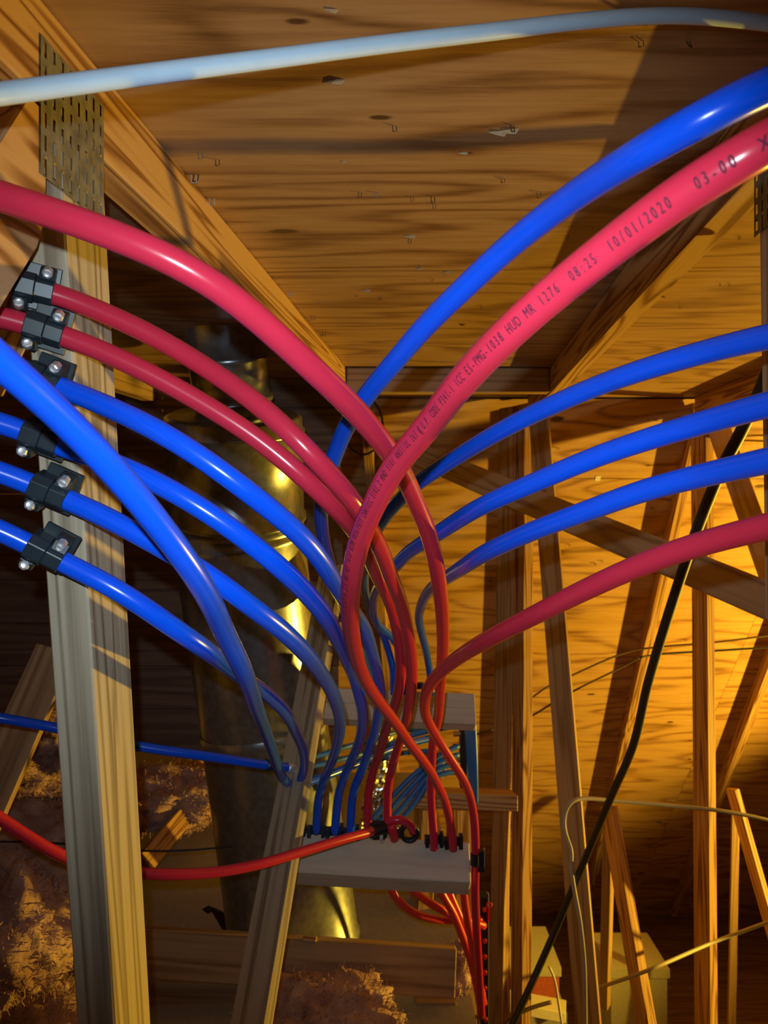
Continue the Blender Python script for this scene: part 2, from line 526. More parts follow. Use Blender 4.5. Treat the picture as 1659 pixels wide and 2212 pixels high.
# T0 near post with the clamps, diagonal web and connector plate
def post_near(z): return 0.6646 - 0.13*(z - CZ - 0.042)
zt, zb = CZ+0.312, CZ-0.72
truss_poly('web_post', c0, [(post_near(zb), zb), (post_near(zt), zt), (post_near(zt)+0.08, zt+0.002), (post_near(zb)+0.08, zb)], M['lumber_grey'], T0)
truss_poly('diagonal_web', c0, [(0.30, CZ-0.085), (0.36, CZ-0.09), (0.598, CZ+0.205), (0.611, CZ+0.235), (0.611, CZ+0.318), (0.585, CZ+0.318)], M['lumber'], T0)
nail_plate(c0, 0.60, 0.708, CZ+0.264, CZ+0.374, 8, 6, T0)
# T1 near post at the right edge of the picture
truss_poly('web_post', c1, [(0.682, CZ-0.10), (0.686, CZ+0.325), (0.724, CZ+0.327), (0.708, CZ-0.10)], M['lumber_brown'], T1)
nail_plate(c1-TH, 0.655, 0.735, CZ+0.262, CZ+0.325, 6, 4, T1, side=-1)

# ridge members and webs (positions read off the members' wide or lit faces)
L45 = Vector((-0.72, -0.69, 0.1))
beam('web_post', P(1160, 880, 2.78), P(1272, 2260, 2.15), 0.078, 0.014, (-0.66, -0.74, 0.12), M['lumber_brown'], T1)
beam('web_post', P(1143, 880, 2.9), P(1137, 2260, 2.72), 0.040, 0.085, (0.30, -0.95, 0), M['lumber'], T1)
beam('lower_web', P(1090, 1700, 2.95), P(1094, 2290, 2.8), 0.036, 0.06, (0.30, -0.95, 0), M['lumber'], T1)
beam('web_post', P(1532, 900, 2.95), P(1543, 2260, 2.82), 0.036, 0.085, (0.30, -0.95, 0), M['lumber'], T2)
beam('diagonal_web', P(1545, 905, 2.93), P(1730, 1420, 2.45), 0.080, 0.036, (-0.5, -0.85, 0.1), M['lumber_brown'], T2)
beam('lower_web', P(1326, 1740, 3.0), P(1418, 2260, 2.7), 0.038, 0.07, (0.35, -0.93, 0.1), M['lumber'], T2)
beam('lower_web', P(1312, 1790, 3.7), P(1302, 2180, 3.9), 0.045, 0.05, (-0.6, -0.8, 0), M['lumber_brown'], T2)
beam('diagonal_web', P(1592, 1705, 3.0), P(1740, 2225, 2.85), 0.026, 0.05, (0.35, -0.93, 0.1), M['lumber'], T3)
beam('lower_web', P(1590, 1760, 3.9), P(1580, 2260, 3.8), 0.036, 0.04, (-0.3, -0.95, 0), M['lumber_brown'], T3)
beam('diagonal_web', P(712, 1230, 1.98), P(520, 2270, 1.20), 0.082, 0.022, (-0.55, -0.83, 0.05), M['lumber_grey'], T0)
beam('diagonal_web', P(-60, 830, 0.98), P(112, 470, 0.98), 0.075, 0.03, (0.5, -0.85, 0), M['lumber'], TM)
beam('diagonal_web', P(120, 1400, 1.75), P(-60, 1800, 1.55), 0.085, 0.036, (0.2, -0.95, 0.2), M['lumber_brown'], TM)

bk = beam('added_shade_board', (c0 + YAW*2.3 + 0.003, 2.3, roofz(2.3) - 0.040), (c1 - TH + YAW*2.3 - 0.003, 2.3, roofz(2.3) - 0.040), 0.074, 0.034, (0, -1, 0), M['lumber_brown'])  # board added to make the dark shadow band under the ridge
tag(bk, 'added board between two trusses standing for the shadow band below the ridge', 'board')
br = beam('lateral_brace', P(905, 982, 2.66), P(1720, 1322, 1.58), 0.078, 0.034, (-0.5, -0.8, 0.22), M['lumber_brown'])
tag(br, 'brown lateral brace board running down to the right across the posts', 'brace')

# ------------------------------------------------------------------ tubes
R = 0.0089
tubes = {}
def pex(key, pts, mat, label, group, name='pex_tube', r=R, **kw):
    o, path = tube(name, pts, r, M[mat], label, 'tube', group, **kw)
    tubes[key] = (o, path); return o

G_R = 'red water tubes'; G_B = 'blue water tubes'
pex('R1', [(1900, 200, .36), (1760, 256, .305), (1659, 308, .293), (1560, 364, .305), (1457, 430, .318), (1345, 515, .337), (1225, 608, .36), (1108, 710, .386), (1000, 822, .43), (921, 925, .485), (850, 1011, .53), (809, 1089, .565), (777, 1165, .605), (761, 1242, .65), (756, 1308, .71), (763, 1390, .84), (782, 1455, .97), (807, 1499, 1.08), (834, 1535, 1.18), (861, 1571, 1.27), (883, 1603, 1.34), (925, 1659, 1.45), (943, 1691, 1.5), (961, 1731, 1.56), (974, 1785, 1.6), (979, 1835, 1.62)],
    'red', 'red tube printed with dark lettering sweeping up to the right', G_R, step=0.006)
pex('R2', [(-160, 372, .43), (0, 424, .44), (100, 455, .44), (181, 484, .44), (311, 533, .445), (441, 598, .455), (542, 674, .475), (581, 710, .485), (672, 794, .51), (762, 880, .55), (829, 960, .60), (870, 1022, .66), (898, 1085, .72), (921, 1140, .77), (938, 1200, .82), (948, 1255, .88), (955, 1318, .97), (957, 1390, 1.10), (955, 1430, 1.18), (951, 1481, 1.30), (946, 1550, 1.45), (935, 1605, 1.54), (932, 1660, 1.58), (931, 1731, 1.61), (937, 1804, 1.62), (938, 1835, 1.62)],
    'red', 'thick red tube arching from the upper left edge over the others', G_R)
pex('R3', [(-140, 590, .60), (20, 610, .62), (78, 620, .627), (108, 629, .632), (169, 652, .64), (237, 681, .645), (305, 711, .65), (407, 769, .655), (508, 836, .645), (581, 891, .635), (672, 981, .63), (732, 1045, .65), (762, 1082, .67), (815, 1172, .77), (844, 1245, .87), (871, 1318, .99), (887, 1408, 1.11), (889, 1481, 1.22), (882, 1535, 1.32), (874, 1571, 1.41), (857, 1623, 1.52), (846, 1659, 1.57), (837, 1713, 1.61), (837, 1775, 1.62)],
    'red', 'red tube leaving the topmost clamp on the left post', G_R)
pex('R4', [(-140, 655, .60), (20, 688, .62), (97, 712, .63), (129, 723, .635), (203, 750, .64), (271, 781, .645), (339, 815, .65), (407, 853, .655), (508, 914, .66), (581, 966, .665), (672, 1045, .67), (732, 1104, .70), (778, 1165, .785), (812, 1235, .91), (849, 1318, 1.05), (865, 1408, 1.16), (863, 1481, 1.26), (849, 1535, 1.35), (835, 1571, 1.42), (821, 1623, 1.52), (808, 1659, 1.58), (796, 1713, 1.61), (794, 1785, 1.62)],
    'red', 'red tube leaving the second clamp from the top of the left post', G_R)
pex('R5', [(1800, 1100, .46), (1659, 1137, .50), (1500, 1178, .55), (1400, 1213, .58), (1270, 1271, .63), (1160, 1326, .69), (1050, 1383, .79), (985, 1424, .94), (953, 1450, 1.03), (931, 1476, 1.13), (920, 1500, 1.22), (917, 1526, 1.30), (922, 1553, 1.37), (935, 1578, 1.42), (951, 1605, 1.46), (974, 1641, 1.5), (997, 1677, 1.54), (1013, 1713, 1.58), (1024, 1767, 1.61), (1027, 1822, 1.62), (1027, 1870, 1.625), (1026, 1930, 1.63), (1029, 2000, 1.65), (1034, 2090, 1.67), (1040, 2195, 1.69)],
    'red', 'red tube bending from the right edge and down past the pale board end', G_R)
pex('U1', [(1900, 95, .42), (1760, 146, .365), (1659, 183, .36), (1560, 232, .365), (1459, 288, .375), (1330, 364, .42), (1200, 452, .48), (1090, 540, .53), (1000, 625, .57), (920, 702, .61), (858, 775, .65), (801, 842, .70), (765, 892, .74), (739, 941, .79), (717, 1000, .84), (698, 1060, .90), (693, 1108, .97), (700, 1170, 1.08), (712, 1215, 1.18), (735, 1290, 1.40), (765, 1380, 1.65), (792, 1440, 1.85), (802, 1500, 1.96)],
    'blue', 'thick blue tube rising to the upper right above the red ones', G_B)
pex('B1', [(1800, 700, .47), (1659, 727, .515), (1500, 766, .575), (1400, 795, .605), (1285, 835, .65), (1209, 868, .68), (1133, 903, .715), (1057, 944, .76), (981, 991, .83), (918, 1032, .89), (880, 1063, .95), (845, 1100, 1.02), (822, 1132, 1.09), (803, 1168, 1.18), (790, 1210, 1.30), (786, 1250, 1.45), (790, 1288, 1.60), (801, 1325, 1.74), (815, 1350, 1.83), (828, 1372, 1.88), (840, 1408, 1.92), (849, 1445, 1.95), (851, 1500, 1.96)],
    'blue', 'uppermost of the three blue tubes entering from the right edge', G_B)
pex('B2', [(1800, 840, .45), (1659, 874, .50), (1501, 918, .565), (1400, 948, .595), (1270, 993, .635), (1160, 1040, .675), (1050, 1088, .73), (981, 1129, .81), (940, 1156, .87), (879, 1196, 1.02), (856, 1221, 1.1), (835, 1243, 1.22), (817, 1265, 1.36), (807, 1295, 1.54), (807, 1325, 1.68), (816, 1348, 1.77), (830, 1362, 1.82), (845, 1375, 1.87), (858, 1393, 1.9), (868, 1425, 1.94), (876, 1460, 1.96), (878, 1500, 1.96)],
    'blue', 'middle one of the three blue tubes entering from the right edge', G_B)
pex('B3', [(1800, 965, .45), (1659, 995, .50), (1500, 1031, .565), (1400, 1056, .595), (1270, 1103, .64), (1160, 1143, .69), (1050, 1193, .77), (1007, 1220, .85), (969, 1245, .98), (940, 1264, 1.14), (924, 1280, 1.27), (911, 1305, 1.42), (905, 1335, 1.58), (911, 1369, 1.72), (919, 1399, 1.82), (926, 1436, 1.92), (930, 1463, 1.95), (932, 1500, 1.96)],
    'blue', 'lowest of the three blue tubes entering from the right edge', G_B)
pex('L1', [(-140, 760, .60), (20, 793, .62), (110, 830, .63), (136, 839, .632), (203, 865, .62), (271, 895, .61), (339, 928, .60), (431, 985, .60), (521, 1050, .605), (581, 1097, .62), (651, 1157, .65), (686, 1199, .68), (711, 1239, .72), (732, 1274, .78), (758, 1315, .87), (784, 1351, .95), (798, 1390, 1.02), (808, 1427, 1.09), (817, 1463, 1.16), (821, 1500, 1.23), (816, 1550, 1.33), (808, 1587, 1.4), (796, 1623, 1.47), (784, 1659, 1.53), (768, 1695, 1.57), (760, 1731, 1.6), (757, 1805, 1.62)],
    'blue', 'blue tube leaving the uppermost blue clamp on the left post', G_B)
pex('L2', [(-140, 880, .60), (20, 917, .62), (100, 952, .63), (132, 966, .632), (200, 985, .63), (271, 1010, .625), (339, 1042, .62), (407, 1080, .62), (471, 1121, .625), (543, 1174, .635), (610, 1230, .655), (665, 1284, .70), (700, 1328, .75), (727, 1376, .85), (751, 1427, .985), (767, 1466, 1.08), (778, 1508, 1.15), (784, 1547, 1.23), (780, 1587, 1.32), (768, 1623, 1.41), (752, 1659, 1.5), (737, 1695, 1.56), (729, 1731, 1.6), (723, 1800, 1.62)],
    'blue', 'blue tube leaving the second of the four blue clamps', G_B)
pex('L3', [(-140, 975, .60), (20, 1026, .62), (118, 1068, .633), (146, 1080, .634), (203, 1104, .63), (271, 1138, .63), (322, 1167, .63), (405, 1214, .63), (461, 1248, .64), (521, 1294, .65), (605, 1357, .70), (657, 1408, .77), (700, 1464, .9), (722, 1505, 1.0), (734, 1550, 1.13), (733, 1587, 1.24), (724, 1623, 1.35), (711, 1659, 1.46), (696, 1695, 1.54), (687, 1731, 1.59), (683, 1798, 1.62)],
    'blue', 'blue tube leaving the third of the four blue clamps', G_B)
pex('L4', [(-140, 1090, .60), (20, 1154, .62), (115, 1204, .634), (136, 1215, .636), (203, 1246, .635), (271, 1284, .64), (330, 1324, .65), (380, 1360, .66), (434, 1396, .69), (488, 1436, .79), (530, 1468, .89), (578, 1500, .99), (614, 1536, 1.08), (643, 1587, 1.26), (656, 1623, 1.38), (657, 1659, 1.48), (647, 1695, 1.55), (643, 1731, 1.6), (641, 1795, 1.62)],
    'blue', 'blue tube leaving the lowest clamp on the left post', G_B)
pex('L6', [(-200, 610, .34), (-80, 712, .355), (0, 781, .375), (68, 838, .395), (136, 903, .42), (203, 970, .44), (271, 1044, .46), (339, 1128, .485), (399, 1208, .515), (448, 1286, .56), (484, 1364, .63), (525, 1447, .71), (553, 1527, .88), (574, 1581, 1.1), (593, 1635, 1.3), (603, 1665, 1.42), (619, 1689, 1.52), (645, 1696, 1.64), (700, 1678, 1.70), (770, 1650, 1.80), (850, 1615, 1.9), (930, 1595, 2.05)],
    'blue', 'thick blue tube falling diagonally in front of the four clamped blue ones', G_B)
pex('BB', [(-120, 1528, 1.30), (0, 1551, 1.32), (110, 1570, 1.36), (300, 1612, 1.40), (450, 1634, 1.44), (570, 1652, 1.50), (640, 1660, 1.56)],
    'blue', 'blue tube running level behind the left post, dark collar on it', G_B)
o, path = tubes['BB']
Tn, Nn = frames(path)
i0 = int(len(path)*0.90)
tube_mesh('collar', path[i0-2:i0+1], R*1.22, M['navy'], o, 16)
tube_mesh('end_ring', path[-4:], R*1.15, M['screw'], o, 16)
pex('RB', [(-120, 1690, 1.05), (0, 1768, 1.10), (70, 1814, 1.12), (140, 1852, 1.15), (230, 1880, 1.2), (320, 1888, 1.22), (450, 1886, 1.27), (560, 1867, 1.33), (650, 1840, 1.40), (740, 1813, 1.48), (803, 1796, 1.55)],
    'red', 'red tube sagging low behind the left post to the pale board', G_R)
pex('WT', [(-160, 222, .37), (0, 203, .40), (200, 176, .425), (400, 150, .45), (600, 125, .475), (830, 95, .505), (1050, 70, .53), (1250, 46, .555), (1400, 34, .57), (1500, 34, .58), (1600, 42, .585), (1690, 55, .588)],
    'white_tube', 'white tube stretched across the top of the picture', 'white tube', r=0.0057)
# red loop with the black tee at the near board
# lettering on R1
def lettering(path, anchor_px, text_before, text_after, parent):
    T, N = frames(path)
    S = [0.0]
    for i in range(1, len(path)): S.append(S[-1] + (path[i]-path[i-1]).length)
    # anchor index closest to pixel
    best = None
    for i, p in enumerate(path):
        if p.y <= 0: continue
        px = 829.5 + p.x/p.y*F; py = 1106 - (p.z-CZ)/p.y*F
        e = (px-anchor_px[0])**2 + (py-anchor_px[1])**2
        if best is None or e < best[0]: best = (e, i)
    sa = S[best[1]]
    H = 0.0074; pitch = 0.00315
    def frame_at(s):
        s = min(max(s, 0.0), S[-1]-1e-6)
        lo = 0
        import bisect
        lo = min(max(bisect.bisect_right(S, s)-1, 0), len(S)-2)
        u = (s-S[lo])/(S[lo+1]-S[lo])
        return path[lo].lerp(path[lo+1], u), T[lo].lerp(T[lo+1], u).normalized(), N[lo].lerp(N[lo+1], u).normalized()
    # path runs from the upper right downwards, lettering reads upwards: s decreases along the text
    cache = {}
    def glyph(ch):
        if ch in cache: return cache[ch]
        cu = bpy.data.curves.new('glyph', 'FONT'); cu.body = ch; cu.size = 1.0; cu.resolution_u = 2; cu.align_x = 'CENTER'
        ob = bpy.data.objects.new('glyph', cu); COL.objects.link(ob)
        dg = bpy.context.evaluated_depsgraph_get()
        me = bpy.data.meshes.new_from_object(ob.evaluated_get(dg))
        bm = bmesh.new(); bm.from_mesh(me)
        for yy in (0.08, 0.16, 0.24, 0.32, 0.40, 0.48, 0.56, 0.64):
            bmesh.ops.bisect_plane(bm, geom=bm.verts[:]+bm.edges[:]+bm.faces[:], plane_co=(0, yy, 0), plane_no=(0, 1, 0))
        bm.to_mesh(me); bm.free()
        vs = [tuple(v.co) for v in me.vertices]; fs = [tuple(p.vertices) for p in me.polygons]
        bpy.data.objects.remove(ob); bpy.data.curves.remove(cu); bpy.data.meshes.remove(me)
        cache[ch] = (vs, fs); return cache[ch]
    verts = []; faces = []
    chars = [(k, ch) for k, ch in enumerate(text_after)] + [(-len(text_before)+k, ch) for k, ch in enumerate(text_before)]
    for k, ch, dx in [(k, ch, dx) for k, ch in chars for dx in (-0.045, 0.045)]:
        if ch == ' ': continue
        vs, fs = glyph(ch)
        base = len(verts)
        wmax = max((abs(v[0]) for v in vs), default=0.3) or 0.3
        sx = min(1.0, 0.36/wmax)
        for vx, vy, _ in vs:
            s = sa - (k + 0.5 + vx*sx*1.3 + dx)*pitch
            c, t, n = frame_at(s)
            # direction from tube to camera, around the tube
            v = (Vector((0, 0, CZ)) - c); v = (v - t*t.dot(v)).normalized()
            b = t.cross(v)          # text "up" direction
            along = s - sa
            up = (vy-0.36)*H/R + (0.10 + min(max(along, 0)*1.35, 0.72))
            rad = R + 0.00025
            verts.append(c + (v*math.cos(up) + b*math.sin(up))*rad)
        for f in fs: faces.append(tuple(base+i for i in f))
    return mesh_obj('printed_lettering', verts, faces, M['ink'], parent)

o1, p1 = tubes['R1']
lettering(p1, (1340, 520),
          '23-11 UPC ASTM E84 25/50 ANSI/NSF 14-61 ASTM F876/F877 CAN/ULC S102.2 AND S101 ANSI/UL 263 @ U.P. CODE P341-1 ICC ES-PMG-1038 HUD MR 1276  08:25  ',
          '10/01/2020   03-00  XT125', o1)

# ------------------------------------------------------------------ pipe clamps on the left post
def make_clamp(center, xdir, label, rot=0.0):
    n = (Vector((-0.10, -0.985, -0.13))).normalized()
    m = frame_matrix(center, xdir, n)
    t = empty('pipe_clamp', center); tag(t, label, 'clamp', 'black pipe clamps on the left post')
    base = -0.0150     # down to the post face
    big = [(-0.0118, base), (-0.0118, 0.004), (-0.0062, 0.0112), (0.0062, 0.0112), (0.0118, 0.004), (0.0118, base)]
    sml = [(-0.0106, base), (-0.0106, 0.003), (-0.0056, 0.0100), (0.0056, 0.0100), (0.0106, 0.003), (0.0106, base)]
    def pr(name, poly, x0, x1, mat='clamp', bev=0.0006):
        bm = bmesh.new(); prism_bm(bm, poly, x0, x1)
        bmesh.ops.recalc_face_normals(bm, faces=bm.faces)
        bmesh.ops.bevel(bm, geom=bm.edges[:], offset=bev, segments=1, affect='EDGES')
        return bm_obj(name, bm, M[mat], t, m)
    pr('strap_half', big, -0.0165, -0.0012)
    pr('strap_half', sml, -0.0012, 0.0130)
    pr('foot', [(-0.0195, base), (-0.0195, 0.002), (-0.010, 0.0085), (-0.010, base)], -0.0160, -0.0045)
    pr('foot', [(0.0195, base), (0.0195, -0.002), (0.0165, 0.0035), (0.009, 0.0080), (0.009, base)], 0.0005, 0.0128)
    pr('base_flange', [(-0.0165, base), (-0.0165, base+0.004), (0.0205, base+0.004), (0.0205, base)], -0.0130, 0.0165)
    for (sx, sy, sz) in ((-0.0105, -0.0140, 0.0078), (0.0065, 0.0140, 0.0075)):
        s = screw_head()
        s.matrix_world = m @ Matrix.Translation((sx, sy, sz)) @ Matrix.Rotation(0.35*(1 if sy > 0 else -1), 4, 'X')
        keep_parent(s, t)
    return t
_screw = [None]
def screw_head():
    if _screw[0] is None:
        bm = bmesh.new()
        ns = 14; prof = [(0.0041, -0.006), (0.0043, 0.0006), (0.0038, 0.0017), (0.0026, 0.0024), (0.0024, 0.0015), (0.0009, 0.0012)]
        rings = []
        for r, z in prof:
            rings.append([bm.verts.new((r*math.cos(2*math.pi*k/ns)*(1.0 if k % 2 else 0.93), r*math.sin(2*math.pi*k/ns)*(1.0 if k % 2 else 0.93), z)) for k in range(ns)])
        for a, b in zip(rings, rings[1:]):
            for k in range(ns): bm.faces.new((a[k], a[(k+1) % ns], b[(k+1) % ns], b[k]))
        bm.faces.new(rings[-1]); bm.faces.new(rings[0][::-1])
        me = bpy.data.meshes.new('screw'); bmesh.ops.recalc_face_normals(bm, faces=bm.faces); bm.to_mesh(me); bm.free()
        me.materials.append(M['screw']); _screw[0] = me
    o = bpy.data.objects.new('screw', _screw[0]); COL.objects.link(o); return o

def path_at(path, px):
    best = min(range(1, len(path)-1), key=lambda i: abs(829.5+path[i].x/path[i].y*F - px) if path[i].y < 0.8 else 1e9)
    return path[best], (path[best+1]-path[best-1]).normalized()
for key, px, lab in (('R3', 82, 'topmost black clamp, on the upper red tube at the post'),
                     ('R4', 97, 'second black clamp down, on the lower red tube at the post'),
                     ('L1', 104, 'black clamp half hidden behind the diagonal blue tube, upper screw showing'),
                     ('L2', 102, 'black clamp just under the diagonal blue tube, lower screw showing'),
                     ('L3', 112, 'second black clamp from the bottom of the left post'),
                     ('L4', 110, 'lowest black clamp on the left post')):
    c, t = path_at(tubes[key][1], px)
    make_clamp(c, t, lab)

# ------------------------------------------------------------------ pale mounting boards, clips and fittings
def tilted_board(name, p0, p1, w, t, a, label, mat='board_white', split=None):
    """board whose face looks up towards the viewer by a degrees; p0-p1 = centre line of the face"""
    n = (0, -math.cos(math.radians(a)), math.sin(math.radians(a)))
    if not split:
        o = beam(name, p0, p1, w, t, n, M[mat]); tag(o, label, 'board', 'pale boards holding the tubes'); return o
    e = empty(name, (Vector(p0)+Vector(p1))/2); tag(e, label, 'board', 'pale boards holding the tubes')
    x = (Vector(p1)-Vector(p0)).normalized(); y = Vector(n).normalized().cross(x)
    off = w/2
    for f0, f1 in split:
        yc = y*((f0+f1)/2*w); ww = (f1-f0)*w - 0.001
        beam('plank', Vector(p0)+yc, Vector(p1)+yc, ww, t, n, M[mat], e, bevel=0.0012)
    return e
tilted_board('mounting_board', P(588, 1836, 1.625), P(1016, 1862, 1.625), 0.086, 0.060, 50, 'pale board nearest the viewer with red and blue tubes clipped behind it')
tilted_board('mounting_board', P(700, 1518, 1.975), P(1027, 1531, 1.975), 0.086, 0.040, 40, 'pale board farther back, partly behind the bundle of tubes', split=[(-0.5, 0.02), (0.02, 0.5)])

def pipe_clip(px, py, d, mat, label, w=0.011):
    c = P(px, py, d)
    t = empty('pipe_clip', c); tag(t, label, 'clip', 'plastic clips behind the near board')
    bm = bmesh.new(); box_bm(bm, c.x-0.020, c.x+0.020, c.y+0.010, c.y+0.018, c.z-0.016, c.z+0.002)
    bm_obj('base', bm, M[mat], t)
    for s, hgt in ((-1, 0.004), (1, 0.012)):
        bm = bmesh.new()
        x0 = c.x + s*(w+0.004)
        prism = [(c.y-0.008, c.z-0.016), (c.y-0.008, c.z+hgt), (c.y+0.004, c.z+hgt+0.003), (c.y+0.016, c.z-0.001), (c.y+0.016, c.z-0.016)]
        a = [bm.verts.new((x0-0.004, y, z)) for y, z in prism]; b = [bm.verts.new((x0+0.004, y, z)) for y, z in prism]
        bm.faces.new(a); bm.faces.new(b[::-1])
        for i in range(5): bm.faces.new((a[i], b[i], b[(i+1) % 5], a[(i+1) % 5]))
        bm_obj('prong', bm, M[mat], t)
    return t
pipe_clip(641, 1788, 1.63, 'navy', 'dark clip on the leftmost blue tube at the near board')
pipe_clip(683, 1791, 1.63, 'navy', 'dark clip on the second blue tube at the near board')
pipe_clip(723, 1794, 1.63, 'navy', 'dark clip on the third blue tube at the near board')
pipe_clip(757, 1797, 1.63, 'navy', 'dark clip on the rightmost blue tube at the near board')
pipe_clip(938, 1812, 1.63, 'black', 'black clip on the left of the two red tubes right of the tee')
pipe_clip(980, 1816, 1.63, 'black', 'black clip on the right red tube near the board end')
# far board clips
def tiny_clip(px, py, d, label):
    c = P(px, py, d); bm = bmesh.new()
    box_bm(bm, c.x-0.012, c.x+0.012, c.y, c.y+0.012, c.z-0.006, c.z+0.010)
    box_bm(bm, c.x-0.016, c.x-0.010, c.y-0.006, c.y+0.012, c.z-0.006, c.z+0.016)
    tag(bm_obj('pipe_clip', bm, M['navy']), label, 'clip', 'clips behind the far board')
tiny_clip(905, 1484, 1.985, 'small dark clip on top of the far board')

# clamp on R5 beside the board
c = P(1027, 1856, 1.62)
cl = empty('tube_clamp', c); tag(cl, 'black clamp around the red tube at the right end of the near board', 'clamp')
bm = bmesh.new()
bmesh.ops.create_cone(bm, cap_ends=True, segments=16, radius1=0.0105, radius2=0.0105, depth=0.024)
bm_obj('band', bm, M['black'], cl, Matrix.Translation(c))
bm = bmesh.new(); box_bm(bm, c.x+0.006, c.x+0.018, c.y-0.004, c.y+0.008, c.z-0.026, c.z+0.016)
bm_obj('bracket', bm, M['black'], cl)
bm = bmesh.new(); box_bm(bm, c.x+0.0182, c.x+0.0195, c.y-0.003, c.y+0.006, c.z-0.018, c.z+0.022)
bm_obj('screw_strip', bm, M['screw'], cl)

# black tee with red loop and brass fitting
c = P(818, 1792, 1.60)
tee = empty('tee_fitting', c); tag(tee, 'black tee fitting joining red tubes on top of the near board', 'fitting')
bm = bmesh.new(); box_bm(bm, c.x-0.017, c.x+0.017, c.y-0.010, c.y+0.014, c.z-0.019, c.z+0.015)
bmesh.ops.bevel(bm, geom=bm.edges[:], offset=0.004, segments=2, affect='EDGES')
bm_obj('body', bm, M['black'], tee)
tube_mesh('sleeve', spline([P(797, 1800, 1.585), P(812, 1795, 1.59), P(845, 1786, 1.605)], 0.004), 0.0112, M['black'], tee)
bm = bmesh.new(); box_bm(bm, c.x+0.002, c.x+0.009, c.y-0.013, c.y-0.010, c.z-0.022, c.z-0.004)
bm_obj('bolt', bm, M['screw'], tee)
tube('red_elbow', [(834, 1775, 1.605), (848, 1772, 1.60), (868, 1771, 1.60), (884, 1780, 1.61), (893, 1797, 1.625)], R, M['red'], 'short red elbow tube curving right of the black tee', 'tube', rel=4, step=0.005)
o, _ = tube('red_stub', [(845, 1782, 1.59), (848, 1796, 1.59), (852, 1812, 1.60)], R*1.05, M['red'], 'short red stub standing right of the black tee', 'tube', rel=2, step=0.005)
o, _ = tube('brass_fitting', [(858, 1784, 1.63), (861, 1797, 1.63), (864, 1810, 1.63)], 0.0085, M['brass'], 'small brass fitting between the red stub and black ring', 'fitting', rel=1, step=0.004)
bm = bmesh.new(); cc = P(884, 1798, 1.625)
for k in range(22):
    pass
ringv = []; ringf = []
nu, nv = 24, 8
for i in range(nu):
    a = 2*math.pi*i/nu
    for j in range(nv):
        b2 = 2*math.pi*j/nv
        rr = 0.0165 + 0.0058*math.cos(b2)
        ringv.append((cc.x+rr*math.cos(a), cc.y+0.010*math.sin(b2), cc.z+rr*math.sin(a)))
for i in range(nu):
    for j in range(nv):
        ringf.append((i*nv+j, ((i+1) % nu)*nv+j, ((i+1) % nu)*nv+(j+1) % nv, i*nv+(j+1) % nv))
bm.free()
tag(mesh_obj('black_ring', ringv, ringf, M['black'], smooth=True), 'black ring fitting lying on the near board beside the elbow', 'fitting')

# ------------------------------------------------------------------ hot manifold (lower right of the boards) and warm-lit red branches
G_O = 'warm-lit red tubes under the near board'
for pts, lab in (
    ([(838, 1905, 1.66), (848, 1928, 1.66), (872, 1957, 1.68), (902, 1976, 1.70), (940, 1986, 1.72), (985, 1988, 1.76), (1040, 1985, 1.80)], 'lowest warm-lit red tube curving under the near board'),
    ([(880, 1908, 1.68), (898, 1928, 1.68), (928, 1950, 1.70), (962, 1970, 1.72), (1000, 1985, 1.75), (1045, 2000, 1.79)], 'second warm-lit red tube from the left under the near board'),
    ([(948, 1915, 1.68), (956, 1935, 1.68), (975, 1965, 1.69), (990, 2000, 1.70), (1005, 2040, 1.71), (1020, 2085, 1.715), (1032, 2140, 1.72), (1040, 2190, 1.74)], 'warm-lit red tube fanning down from the middle of the near board'),
    ([(966, 1915, 1.705), (974, 1940, 1.705), (988, 1970, 1.71), (1004, 2010, 1.715), (1016, 2050, 1.72), (1030, 2110, 1.735), (1042, 2150, 1.76)], 'warm-lit red tube tight behind the fanning one'),
    ([(1000, 1915, 1.66), (1003, 1945, 1.665), (1009, 1985, 1.67), (1018, 2030, 1.68), (1027, 2080, 1.695), (1036, 2130, 1.715), (1044, 2165, 1.75)], 'warm-lit red tube nearest the board end')):
    tube('pex_tube', pts, R*0.98, M['orange'], lab, 'tube', G_O, rel=6)
mf = empty('hot_manifold', P(1050, 2212, 1.8)); tag(mf, 'black upright manifold with small red valve caps', 'manifold')
bm = bmesh.new(); p0 = P(1048, 1936, 1.80); p1 = P(1051, 2260, 1.80)
box_bm(bm, p0.x-0.011, p0.x+0.008, 1.795, 1.83, p1.z, p0.z)
bmesh.ops.bevel(bm, geom=bm.edges[:], offset=0.002, segments=1, affect='EDGES')
bm_obj('body', bm, M['black'], mf)
bm = bmesh.new(); box_bm(bm, p0.x+0.0082, p0.x+0.0098, 1.80, 1.815, p1.z, p0.z+0.002)
bm_obj('edge_strip', bm, M['wire_white'], mf)
for k in range(8):
    q = P(1046.5 + k*0.3, 1964 + 34*k, 1.793)
    bm = bmesh.new(); bmesh.ops.create_cone(bm, cap_ends=True, segments=12, radius1=0.0052, radius2=0.0044, depth=0.012)
    bm_obj('valve_cap', bm, M['orange'], mf, Matrix.Translation(q) @ Matrix.Rotation(math.pi/2, 4, 'X'))
q = P(1057, 1955, 1.79)
verts = []; faces = []
hv = []
nu, nv = 16, 6
for i in range(nu):
    a = 2*math.pi*i/nu
    for j in range(nv):
        b2 = 2*math.pi*j/nv; rr = 0.0052+0.0022*math.cos(b2)
        verts.append((q.x+rr*math.cos(a), q.y+0.0022*math.sin(b2), q.z+rr*math.sin(a)))
for i in range(nu):
    for j in range(nv):
        faces.append((i*nv+j, ((i+1) % nu)*nv+j, ((i+1) % nu)*nv+(j+1) % nv, i*nv+(j+1) % nv))
hd = mesh_obj('valve_key', verts, faces, M['orange'], mf, smooth=True)
